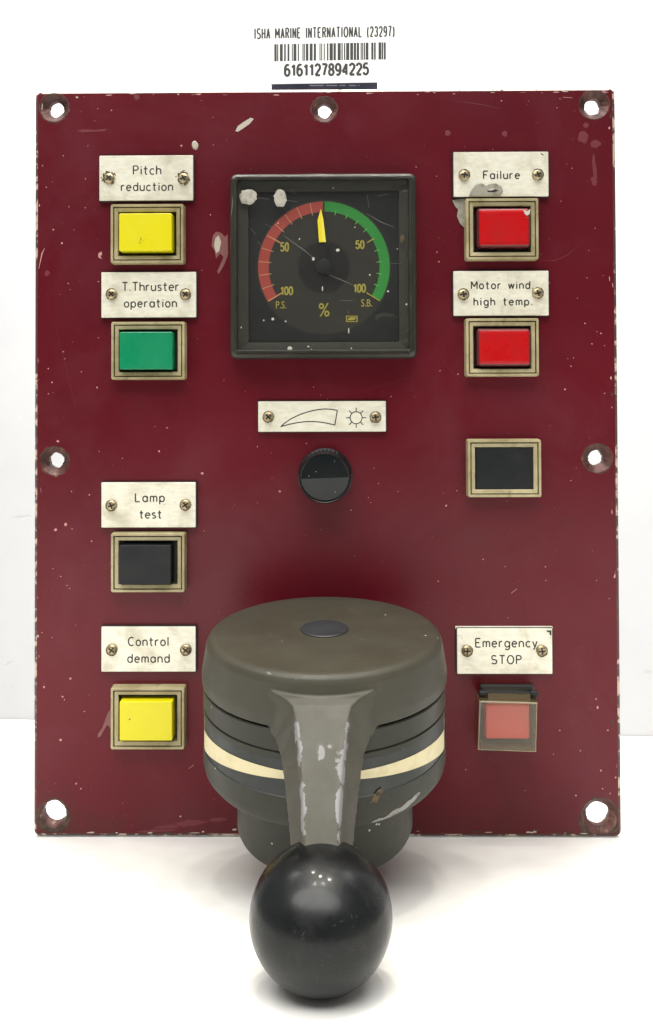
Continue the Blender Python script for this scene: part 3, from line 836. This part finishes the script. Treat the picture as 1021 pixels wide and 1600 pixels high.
# --- guarded emergency button
def stop_button():
    mb = MB()
    b = box_px(752, 1092, 838, 1174, 4)
    block(mb, b, 0, 4.2, M['socket'], .6, .4)
    block(mb, box_px(751, 1071, 836, 1084, 1.6), 0, 1.6, M['core'], .6, .6)
    o = mb.build('guarded_button', panel)
    o['label'] = 'faded red stop button behind a hazy hinged clear cover'
    c = MB()
    frame_rings(c, box_px(759, 1103, 828, 1155, 6.5), [(-.2, 2), (0, 6.0), (.4, 6.5)], M['stopred'], .5, 4, cap=True)
    c.build('button_cap', o)
    hb = MB()
    for xa, xb in ((749, 762), (829, 841)):
        x0, z0 = P(xa, 1083, 7); x1, z1 = P(xb, 1083, 7)
        rings = []
        for x in (x0, x0 + .2, x1 - .2, x1):
            r = .85 if x in (x0, x1) else 1.0
            zc = z0 + (x - x0) * (-.02)
            rings.append([(x, -7 + r * math.cos(R_(a)), zc + r * math.sin(R_(a))) for a in range(0, 360, 20)])
        hb.loops(rings, M['black'], True, True, True)
        block(hb, box_px(xa + 1, 1085, xb - 2, 1095, 6), 2.5, 6.2, M['black'], .4, .3)
    x0, z0 = P(750, 1081.5, 7); x1, z1 = P(840, 1083.0, 7)
    hb.loops([[(x, -7 + .5 * math.cos(R_(a)), z + .5 * math.sin(R_(a))) for a in range(0, 360, 24)] for x, z in ((x0, z0), (x1, z1))], M['black'], True, True, True)
    hb.build('hinge', o)
    cv = MB(); h = 10.5
    q = [P(749.5, 1096, h), P(840.5, 1098.5, h), P(838.5, 1175.5, h), P(747.0, 1172, h)]
    cx = sum(p[0] for p in q) / 4; cz = sum(p[1] for p in q) / 4
    def ring(k, hh): return [(cx + (p[0] - cx) * k, -hh, cz + (p[1] - cz) * k) for p in q]
    cv.loops([ring(1.02, 4.4), ring(1.005, h - .6)], M['covered'])
    cv.loops([ring(1.005, h - .6), ring(1.0, h - .3), ring(.985, h)], M['pale_rim'])
    cv.loops([ring(.985, h), ring(.965, h)], M['pale_rim'])
    cv.loops([ring(.965, h), ring(.93, h)], M['covered'])
    cv.loops([ring(.93, h), ring(.92, h)], M['cover'], cap1=True)
    n = [P(763, 1082, 8), P(829, 1083.5, 8), P(829, 1098, 9.5), P(763, 1097, 9.5)]
    cv.add([(n[0][0], -8.2, n[0][1]), (n[1][0], -8.2, n[1][1]), (n[2][0], -9.8, n[2][1]), (n[3][0], -9.8, n[3][1])], [(0, 1, 2, 3)], M['covered'])
    cv.build('clear_cover', o)
stop_button()

# --- gauge
def gauge():
    mb = MB()
    b = box_px(359.5, 272, 652.0, 560, 4.0)
    frame_rings(mb, b, [(.5, 0), (0, .6), (0, 3.6), (.5, 4.6), (1.7, 5.4), (2.0, 7.6), (2.4, 8.2), (2.9, 8.2), (3.2, 7.7), (3.35, 7.0)], M['bezel'], 2.6, 7, smooth=False)
    x0, z0, x1, z1 = b
    w = box_px(388.5, 299, 624.4, 534.4, 5.0)
    gi = 3.3
    outer = rrect(x0 + gi, z0 + gi, x1 - gi, z1 - gi, .8, -6.2, 4)
    inner = rrect(w[0], w[1], w[2], w[3], .3, -5.4, 4)
    mb.loops([outer, inner, rrect(w[0] + .1, w[1] + .1, w[2] - .1, w[3] - .1, .3, -4.3, 4)], M['mask'])
    # thin pale lines along the left and top edges of the bezel
    for pts in ([(361, 340), (364, 318), (363, 306)], [(362, 322), (368, 305)], [(370, 276), (500, 272), (640, 277)]):
        stroke_px(mb, pts, 8.2 if pts[0][1] < 280 else 5.6, M['scratch'], .16)
    o = mb.build('gauge', panel)
    # dial
    d = MB(); H = 4.4
    d.add(rrect(w[0] - 1, w[1] - 1, w[2] + 1, w[3] + 1, .3, -H, 3), [list(range(16))], M['dial'])
    cx, cz = P(506.5, 417.1, H)
    s = (P(606.5, 417.1, H)[0] - cx) / 100 * .3232       # mm per crop pixel
    def fan(r, lift, mat, n=72): d.add([(cx + r * s * math.cos(2 * math.pi * i / n), -H - lift, cz + r * s * math.sin(2 * math.pi * i / n)) for i in range(n)], [list(range(n))], mat)
    def band(r0, r1, a0, a1, lift, mat, n=48):
        a = [R_(a0 + (a1 - a0) * i / n) for i in range(n + 1)]
        d.loops([[(cx + r * s * math.cos(t), -H - lift, cz + r * s * math.sin(t)) for t in a] for r in (r0, r1)], mat, closed=False)
    fan(326, .04, M['disc']); fan(125, .10, M['centre'])
    band(267, 318, 90.8, 211.6, .08, M['arc_red']); band(269, 318, -31, 89.2, .08, M['arc_green'])
    for k in range(1, 11):
        for sg, mt in ((1, M['tick']), (-1, M['tickg'])):
            a = R_(90 + sg * 12.15 * k); big = k in (5, 10)
            r0, r1 = (240 if big else 256), (316 if sg > 0 or k == 10 else 280)
            wd_ = 2.6 if big else 1.6
            mt = M['dialtext'] if (big and sg < 0) else mt
            u = Vector((math.cos(a), math.sin(a))); v = Vector((-u.y, u.x))
            d.add([(cx + (u.x * r + v.x * q) * s, -H - .12, cz + (u.y * r + v.y * q) * s) for r, q in ((r0, -wd_), (r1, -wd_), (r1, wd_), (r0, wd_))], [(0, 1, 2, 3)], mt)
    def tx(t, a, b_, c, e): type_px(d, t, 340 + a * .3232, 340 + b_ * .3232, 250 + c * .3232, 250 + e * .3232, H, M['dialtext'], .12, 0, .006)
    def num(t, a, b_, c, e):
        engrave(d, t, 340 + (a + 5) * .3232, 340 + (b_ - 5) * .3232, 250 + (e - 4) * .3232, 250 + (c + 4) * .3232, H + .13, M['dialtext'], .30)
    num('50', 302, 348, 396, 445); num('50', 665, 713, 387, 432); num('100', 302, 368, 610, 655); num('100', 655, 720, 597, 643)
    tx('P.S.', 283, 333, 683, 718); tx('S.B.', 695, 748, 673, 709); tx('%', 490, 542, 692, 757)
    lx = [P(340 + a * .3232, 250 + c * .3232, H) for a, c in ((622, 753), (678, 753), (678, 783), (622, 783))]
    li = [P(340 + a * .3232, 250 + c * .3232, H) for a, c in ((627, 757), (673, 757), (673, 779), (627, 779))]
    d.loops([[(p[0], -H - .12, p[1]) for p in lx], [(p[0], -H - .12, p[1]) for p in li]], M['dialtext'])
    lf = [P(340 + a * .3232, 250 + c * .3232, H) for a, c in ((630, 774), (634, 764), (645, 760), (670, 760), (668, 769), (658, 774), (644, 775), (638, 774))]
    d.add([(p[0], -H - .12, p[1]) for p in lf], [list(range(len(lf)))], M['dialtext'])
    d.build('dial', o)
    # pointer
    n = MB()
    def q(a, c, h): 
        p = P(340 + a * .3232, 250 + c * .3232, h + 1.3); return (p[0], -h - 1.3, p[1])
    n.add([q(500, 236, 4), q(512, 285, 4), q(525, 397, 4), q(492, 398, 4), q(484, 292, 4), q(503, 300, 4.5), q(509, 397, 4.5)],
          [(0, 5, 4), (4, 5, 6, 3)], M['needle'], False)
    n.add([q(500, 236, 4), q(512, 285, 4), q(525, 397, 4), q(503, 300, 4.5), q(509, 397, 4.5)], [(0, 1, 3), (1, 2, 4, 3)], M['needle2'], False)
    px_, pz_ = cx, cz
    n.add([(px_ - 1.2, -5.2, pz_ + 9), (px_ + 1.2, -5.2, pz_ + 9), (px_ + .8, -5.2, pz_), (px_ - .8, -5.2, pz_)], [(0, 1, 2, 3)], M['centre'])
    lathe(n, [(2.9, -4.4), (2.9, -5.6), (2.5, -5.8)], M['dial'], c=(cx, 0, cz), n=32, cap1=True)
    n.build('pointer', o)
    # window with drops, specks and scratches
    g = MB(); hg = 7.1
    gb = (x0 + gi - .1, z0 + gi - .1, x1 - gi + .1, z1 - gi + .1)
    frame_rings(g, gb, [(0, hg - .6), (0, hg)], M['glass'], .8, 4, cap=True)
    def c3(a, c): return (340 + a * .3232, 250 + c * .3232)
    for a, c, ra, rb in ((148, 178, 43, 38), (304, 185, 32, 43), (350, 913, 12, 13), (268, 769, 7, 7), (582, 436, 9, 7), (464, 478, 7, 9), (914, 698, 5, 5), (825, 635, 5, 5), (440, 902, 5, 4), (648, 911, 4, 4), (397, 382, 3, 5),
                         (737, 555, 4, 4), (224, 775, 4, 4), (330, 780, 4, 4), (635, 825, 3, 14), (508, 622, 3, 12), (455, 915, 3, 3), (293, 305, 3, 4), (665, 325, 3, 3), (870, 430, 3, 3), (115, 810, 3, 4), (560, 135, 3, 3)):
        x, z = P(*c3(a, c), hg); k = .3232 / 4.13
        blob(g, x, z, -hg + .01, ra * k, rb * k, M['crust'] if ra > 20 else M['white'], .18 if ra > 20 else .05, 22 if ra > 20 else 8, 0, .09)
    for pts in ([(320, 365), (365, 398), (425, 440), (470, 480)], [(540, 555), (600, 580), (655, 604)], [(195, 183), (250, 190)], [(335, 195), (385, 202)], [(720, 258), (790, 300), (855, 325)], [(890, 160), (905, 145), (908, 152), (938, 140)],
                [(905, 832), (935, 810)], [(228, 308), (262, 325)], [(770, 175), (825, 165)], [(355, 140), (375, 165)], [(500, 218), (523, 194)], [(590, 680), (660, 680)], [(725, 170), (732, 230)], [(195, 395), (240, 440)], [(840, 500), (885, 500)], [(870, 880), (925, 868)], [(160, 330), (185, 360)], [(633, 725), (633, 745)]):
        stroke_px(g, [c3(*p) for p in pts], hg, M['scratch'], .10)
    for pts in ([(765, 748), (800, 738), (852, 745), (852, 757), (800, 756), (780, 765), (772, 778), (762, 770)], [(330, 772), (350, 768), (382, 776), (360, 774)]):
        poly_px(g, [c3(*p) for p in pts], hg, M['mask'], .03)
    x, z = P(*c3(893, 380), hg); blob(g, x, z, -hg + .01, .8, 1.4, M['rust'], .05, 10)
    g.build('window', o)
gauge()

# --- dimmer knob
def knob():
    mb = MB()
    hk = 9.0
    x, z = P(507.9, 747.2, hk); r = P(507.9 + 38.4, 747.2, hk)[0] - x
    R0 = r + .75
    n = 160
    def gear(rad, y, depth):
        return [(x + (rad + depth * (1 if (i // 2) % 2 else -1)) * math.cos(2 * math.pi * i / n), -y, z + (rad + depth * (1 if (i // 2) % 2 else -1)) * math.sin(2 * math.pi * i / n)) for i in range(n)]
    mb.loops([gear(R0 + .6, 0.2, 0), gear(R0 + .6, 1.4, 0), gear(R0 + .2, 1.6, 0), gear(R0, 1.8, .11), gear(R0 - .35, hk - .7, .11), gear(R0 - .6, hk - .25, .03), gear(r, hk + .1, 0), gear(r - .3, hk - .1, 0)], M['knob'])
    o = mb.build('dimmer_knob', panel)
    f = MB()
    rr_ = r - .25; a0 = R_(2.0); m = 40
    up_ = [(x + rr_ * math.cos(a0 + math.pi * i / m), -(hk - .12), z + rr_ * math.sin(a0 + math.pi * i / m)) for i in range(m + 1)]
    f.add(up_, [list(range(m + 1))], M['knobface'])
    lo = []
    for i in range(m + 1):
        a = a0 + math.pi + math.pi * i / m
        dz = max(0, -math.sin(a - a0)) * rr_
        lo.append((x + rr_ * math.cos(a), -(hk - .12 - dz * math.tan(R_(7))), z + rr_ * math.sin(a)))
    f.add(lo, [list(range(m + 1))], M['knobface'])
    for a, b in ((523, 721), (494, 737), (483, 744), (524, 769)):
        xx, zz = P(a, b, hk); blob(f, xx, zz, -hk + .1, .12, .16, M['white'], .05, 7)
    f.build('knob_face', o)
knob()

# --- lever unit
D0 = 40.2
HX = P(507.3, 983, D0)[0]
def zat(py, d): return P(507, py, d)[1]
ZT = zat(983, D0)
ZCB = ZT - 14.2            # bottom of the turning cap
ZB = ZT - 42.4             # bottom of the drum
ZF = ZT - 62.6             # bottom of the foot
RO = 39.6
def lever():
    mb = MB()
    c = (HX, -D0, 0)
    Rb = RO - .35
    # drum body
    lathe(mb, [(RO - 3, ZCB + 1.2), (RO - 3, ZCB - .6), (Rb - .4, ZCB - .7), (Rb, ZCB - 1.1), (Rb, ZCB - 6.4), (Rb - .5, ZCB - 6.6), (Rb - .5, ZCB - 6.95), (Rb, ZCB - 7.2), (Rb, ZCB - 8.6)], M['hub'], 'Z', c, 128)
    lathe(mb, [(Rb, ZCB - 8.6), (Rb - .25, ZCB - 8.8), (Rb - .25, ZCB - 18.8), (Rb, ZCB - 19.0)], M['band'], 'Z', c, 128)
    lathe(mb, [(Rb, ZCB - 19.0), (Rb, ZB + 4), (Rb - .5, ZB + 2), (Rb - 1.6, ZB + .6), (Rb - 3, ZB), (20, ZB)], M['hub'], 'Z', c, 128)
    lathe(mb, [(28.6, ZB + .5), (28.5, ZF + 1.6), (28.0, ZF + .5), (27, ZF), (2, ZF)], M['hub'], 'Z', c, 96, cap1=True)
    # block that carries the drum on the panel
    mb.loops([[(HX - 14, 0.5, ZB + 6), (HX + 14, .5, ZB + 6), (HX + 14, .5, ZT - 8), (HX - 14, .5, ZT - 8)], [(HX - 14, -14, ZB + 6), (HX + 14, -14, ZB + 6), (HX + 14, -14, ZT - 20), (HX - 14, -14, ZT - 20)]], M['hub'], True, True)
    # bare patch where the enamel has flaked off the lower right rim
    def wrap(a, z, r=Rb): return (HX + (r + .06) * math.sin(R_(a)), -D0 - (r + .06) * math.cos(R_(a)), z)
    def rad(z):
        z -= ZB
        pr = [(0, Rb - 3), (.6, Rb - 1.6), (2, Rb - .5), (4, Rb)]
        for (z0, r0), (z1, r1) in zip(pr, pr[1:]):
            if z <= z1: return r0 + (r1 - r0) * max(0, z - z0) / (z1 - z0)
        return Rb
    top = [(21, 1.5), (22, 2.0), (24, 2.3), (26, 2.0), (28, 2.4), (30, 3.2), (32, 3.5), (34, 3.3), (36, 3.8), (38, 4.4), (40, 4.4), (42, 5.0), (44, 5.2), (45.5, 4.9)]
    bot = [(21, 1.0), (22, .5), (24, .4), (26, .8), (28, 1.0), (30, 1.1), (32, 1.6), (34, 2.0), (36, 2.0), (38, 2.2), (40, 2.9), (42, 3.3), (44, 4.2), (45.5, 4.6)]
    n = len(top); vs = []
    for k in range(5):
        for (a, zt_), (_, zb_) in zip(top, bot):
            z = ZB + zb_ + (zt_ - zb_) * k / 4
            vs.append(wrap(a, z, rad(z) + .02))
    mb.add(vs, [(k * n + i, k * n + i + 1, (k + 1) * n + i + 1, (k + 1) * n + i) for k in range(4) for i in range(n - 1)], M['flake'])
    bp = [(19.5, 7.2), (21, 9.0), (23, 10.4), (25, 10.8), (25.2, 9.6), (23.8, 8.4), (22.5, 7.0), (21, 7.4)]
    mb.add([wrap(a, ZB + q) for a, q in bp], [list(range(len(bp)))], M['rust'])
    for a, q in ((33, -6.5), (34.5, -5.2), (34.8, -6.8), (28, -7.5), (-32, -12)):
        vs = [(HX + 28.65 * math.sin(R_(a + .7 * math.cos(t))), -D0 - 28.65 * math.cos(R_(a + .7 * math.cos(t))), ZB + q + .3 * math.sin(t)) for t in [i * 1.05 for i in range(6)]]
        mb.add(vs, [list(range(6))], M['white'])
    o = mb.build('control_lever', panel)
    o['label'] = 'olive grey drum lever with a black ball and cream scale'
    # wedge shaped scale tape round the drum, widest at its ends
    tp = MB()
    vs = []; m = 60; Rt = Rb - .25 + .12
    for i in range(m + 1):
        a = -73 + 146 * i / m
        hw = .60 + 2.45 * abs(a) / 73
        zc = ZCB - 13.3 - 3.4 * (abs(a) / 73) ** 2 + .6
        for sg in (1, -1): vs.append((HX + Rt * math.sin(R_(a)), -D0 - Rt * math.cos(R_(a)), zc + sg * hw))
    tp.add(vs, [(2 * i, 2 * i + 1, 2 * i + 3, 2 * i + 2) for i in range(m)], M['tape'])
    for sg in (-1, 1):
        vs = [(HX + (Rt + .02) * math.sin(R_(a)), -D0 - (Rt + .02) * math.cos(R_(a)), z) for a, z in ((sg * 73, ZCB - 9.4), (sg * 73.6, ZCB - 9.4), (sg * 73.6, ZCB - 20.4), (sg * 73, ZCB - 20.4))]
        tp.add(vs, [(0, 1, 2, 3)], M['line'])
    vs = [(HX + (Rt + .3) * math.sin(R_(a)), -D0 - (Rt + .3) * math.cos(R_(a)), z) for a, z in ((75.5, ZCB - 13.5), (88, ZCB - 13.5), (88, ZCB - 20.0), (75.5, ZCB - 20.0))]
    tp.loops([[(HX + (v[0] - HX) * .97, -D0 + (v[1] + D0) * .97, v[2]) for v in vs], vs], M['socket'], cap1=True)
    tp.build('scale_tape', o)
    # turning cap and arm: one casting
    src = MB()
    lathe(src, [(RO, ZCB), (RO + .1, ZCB + 3), (RO - .5, ZCB + 7), (RO - 1.3, ZT - 2.4), (RO - 2.0, ZT - 1.0), (RO - 3.0, ZT - .25), (RO - 4.2, ZT)], M['castgrey'], 'Z', c, 128, cap0=True, cap1=True, smooth=False)
    ob = src.build('temp_cap')
    # arm sections: (distance out, centre x, top z, half width of top face, half width of foot, thickness)
    xb = P(502.5, 1320, 110)[0]
    sec = []
    for d, zt, wt, wb_, th in ARM:
        k = max(0, min(1, (d - 75) / 37)); cx = HX + (xb - HX) * k
        sec.append([(cx - wt, -d, zt), (cx + wt, -d, zt), (cx + wb_, -d + SH * th, zt - th), (cx - wb_, -d + SH * th, zt - th)])
    am = MB(); am.loops(sec, M['castgrey'], True, True)
    oa = am.build('temp_arm')
    md = ob.modifiers.new('u', 'BOOLEAN'); md.operation = 'UNION'; md.solver = 'EXACT'; md.object = oa
    rm = ob.modifiers.new('r', 'REMESH'); rm.mode = 'VOXEL'; rm.voxel_size = .40 * MM; rm.use_smooth_shade = True
    sm = ob.modifiers.new('s', 'SMOOTH'); sm.factor = .5; sm.iterations = 3
    me = eval_mesh(ob)
    bpy.data.objects.remove(oa); bpy.data.objects.remove(ob)
    me.name = 'cap_and_arm'
    me.materials.clear(); me.materials.append(M['castgrey'])
    at = me.attributes.new('wear', 'FLOAT', 'POINT')
    vals = []
    import bisect
    ds = [a[0] for a in ARM]
    for v in me.vertices:
        p = v.co / MM; w = 0.0
        d = -p.y
        if 79 < d < 114:
            i = max(0, min(len(ds) - 2, bisect.bisect_right(ds, d) - 1))
            t_ = max(0, min(1, (d - ds[i]) / (ds[i + 1] - ds[i])))
            zt = ARM[i][1] * (1 - t_) + ARM[i + 1][1] * t_; wt = ARM[i][2] * (1 - t_) + ARM[i + 1][2] * t_
            k = max(0, min(1, (d - 75) / 37)); cx = HX + (xb - HX) * k
            e = abs(abs(p.x - cx) - wt)
            if p.z > zt - 2.2:
                wide = 1.5 if p.x < cx else (1.3 + 2.0 * math.exp(-((d - 95) / 5) ** 2))
                w = max(0, 1 - e / wide) * .76 * min(1, max(0, (d - 82) / 4))
                # the flaked spot in the middle of the arm
                w = max(w, 1.0 - ((p.x - cx + .3) ** 2 + ((d - 92.5) * .6) ** 2) / 2.2)
                w = max(w, .62 - ((p.x - cx - 2.2) ** 2 * .4 + ((d - 91.5)) ** 2) / 2.0)
        rr_ = math.hypot(p.x - HX, p.y + D0)
        if rr_ > 34 and p.z > ZT - 3.5 and d < 80:
            w = max(w, .26 * max(0, 1 - abs(rr_ - 37.2) / 1.6))
        vals.append(max(0, w))
    at.data.foreach_set('value', vals)
    oc = bpy.data.objects.new('cap_and_arm', me); COL.objects.link(oc); oc.parent = o
    pg = MB()
    lathe(pg, [(7.9, ZT + .05), (7.9, ZT + .25), (7.6, ZT + .45), (.5, ZT + .5)], M['plug'], 'Z', c, 48, cap1=True)
    pg.build('centre_plug', o)
    # ball
    b = MB(); n = 48; rings = []
    bx = P(BALL[0], BALL[1], BALL[2])
    C = Vector((bx[0], -BALL[2], bx[1]))
    r = BALL[3]
    bm = bmesh.new()
    bmesh.ops.create_uvsphere(bm, u_segments=72, v_segments=48, radius=1)
    vs = []
    for v in bm.verts:
        p = v.co.copy()
        vs.append(C + Vector((p.x * r, p.y * r, p.z * r * BALL[4])))
    bm.verts.index_update()
    b.add(vs, [[v.index for v in f.verts] for f in bm.faces], M['ball'], True)
    bm.free()
    # fine scuffs on the hand-worn upper front
    rs = random.Random(5)
    for _ in range(46):
        th = rs.gauss(.1, .45); ph = rs.gauss(.12, .30)
        ln = rs.uniform(.01, .05); an = rs.uniform(0, 3.14); w_ = rs.uniform(.0018, .005)
        pts = []
        for k, (u, v) in enumerate(((-1, 0), (0, 1), (1, 0), (0, -1))):
            du = u * ln * math.cos(an) - v * w_ * math.sin(an); dv = u * ln * math.sin(an) + v * w_ * math.cos(an)
            a1, a2 = th + du, ph + dv
            pts.append(C + Vector((r * 1.0008 * math.sin(a1) * math.cos(a2), -r * 1.0008 * math.cos(a1) * math.cos(a2), r * 1.0008 * BALL[4] * math.sin(a2))))
        b.add(pts, [(0, 1, 2, 3)], M['ballscuff'])
    b.build('ball_knob', o)
    lo = min((RG @ v).z for v in vs)
    #DBG
# distance out, top z, half top width, half foot width, thickness
ARM = [(62, ZT - 4.0, 17, 17.6, 10.2), (74, ZT - 4.2, 16.4, 17.2, 10), (77, ZT - 4.6, 14.2, 16.6, 10.2), (79.5, ZT - 5.2, 10.6, 15.4, 10.6), (82, ZT - 6.2, 8.2, 13.2, 11), (86, ZT - 8.6, 6.9, 11.3, 11.2), (92, ZT - 12.6, 5.8, 10.0, 11.2),
       (100, ZT - 18.4, 4.8, 8.4, 11), (108, ZT - 24.2, 4.1, 7.1, 10.6), (113, ZT - 27.8, 3.8, 6.5, 10.4)]
SH = .35
BALL = (502, 1427, 113.6, 16.04, .84)
lever()

# ---------------------------------------------------------------- barcode label and the card behind the panel
def in_panel(o):
    o.rotation_euler = (LEAN, 0, 0)
LT = R_(6)                                   # the label bends back from the panel by this much
LH = -(THK + .35)
LZ = P(510, 131.5, LH)[1]
def L3(px, py, lift=0.0):
    """photo pixel -> panel point on the label's own plane"""
    n = Vector((0, -math.cos(LT), math.sin(LT)))
    o = Vector((CX, -CD, CZ)); r = ray(px, py)
    q = Vector((0, -LH, LZ)) + n * lift
    return o + r * ((q - o).dot(n) / r.dot(n))
def label_strip():
    mb = MB()
    c4 = [(391, 37), (628, 33), (630, 129.5), (392, 133.5)]
    mb.loops([[L3(*p, -.2) for p in c4], [L3(*p) for p in c4]], M['paper'], True, True)
    def typ(text, x0, x1, base, cap, rad):
        H = base - cap
        wsum = sum(G[c][1] for c in text) * H
        n = len(text) - 1
        gap = .20 * H
        k = ((x1 - x0) - gap * n) / wsum
        x = x0; polys = []
        for c in text:
            st, w = G[c]
            for q in st: polys.append([(x + u * H * k, v * H) for u, v in q])
            x += w * H * k + gap
        me = stroke_mesh(polys, rad)
        cx = (x0 + x1) / 2
        mb.add([L3(v.co.x, base - v.co.z - (v.co.x - cx) * .0185, .03 - v.co.y * .02) for v in me.vertices], [list(p.vertices) for p in me.polygons], M['print'])
    typ('ISHA MARINE INTERNATIONAL (23297)', 398.5, 616, 58.4, 43.0, 1.2)
    typ('6161127894225', 445.5, 575.5, 117.2, 100.2, 1.9)
    bars = [(268, 277), (281, 285), (294, 306), (314, 320), (330, 337), (350, 353), (358, 370), (378, 382), (400, 403), (407, 410), (416, 426), (434, 446), (453, 462), (480, 483), (488, 491), (500, 503), (515, 520), (527, 541), (546, 555),
            (565, 578), (583, 587), (595, 599), (605, 618), (624, 636), (641, 650), (655, 664), (673, 676), (680, 683), (688, 692), (697, 708), (723, 731), (736, 742), (757, 768), (772, 777), (782, 789)]
    for a, b in bars:
        dy = -(((a + b) / 2) - 528) / 522 * 9
        q = [L3(340 + u / 3.003, (v + dy) / 3.003, .04) for u, v in ((a - 1, 203), (b + 1, 203), (b + 1, 283), (a - 1, 283))]
        mb.add(q, [(0, 1, 2, 3)], M['print'])
    o = mb.build('barcode_label'); in_panel(o)
    o['label'] = 'white barcode label with black print standing above the top edge of the red panel'
    o['category'] = 'label'
    c = MB()
    y = THK + .02
    x0, zt = P(424.5, 131.5, -y); x1, _ = P(590, 131.5, -y)
    c.loops([[(x, yy, z) for x, z in ((x0, HP - 3.6), (x1, HP - 3.6), (x1, zt + .4), (x0, zt))] for yy in (y, y + .3)], M['navy'], True, True)
    for a, b in ((484, 506), (510, 527), (531, 540), (546, 557), (560, 562)):
        q = [P(u, v, -y) for u, v in ((a, 133), (b, 133), (b, 134.2), (a, 134.2))]
        c.add([(p[0], y - .02, p[1]) for p in q], [(0, 1, 2, 3)], M['navyprint'])
    o = c.build('backing_card'); in_panel(o)
    o['label'] = 'dark navy card peeking over the top edge of the red panel under the barcode label'
    o['category'] = 'card'
label_strip()
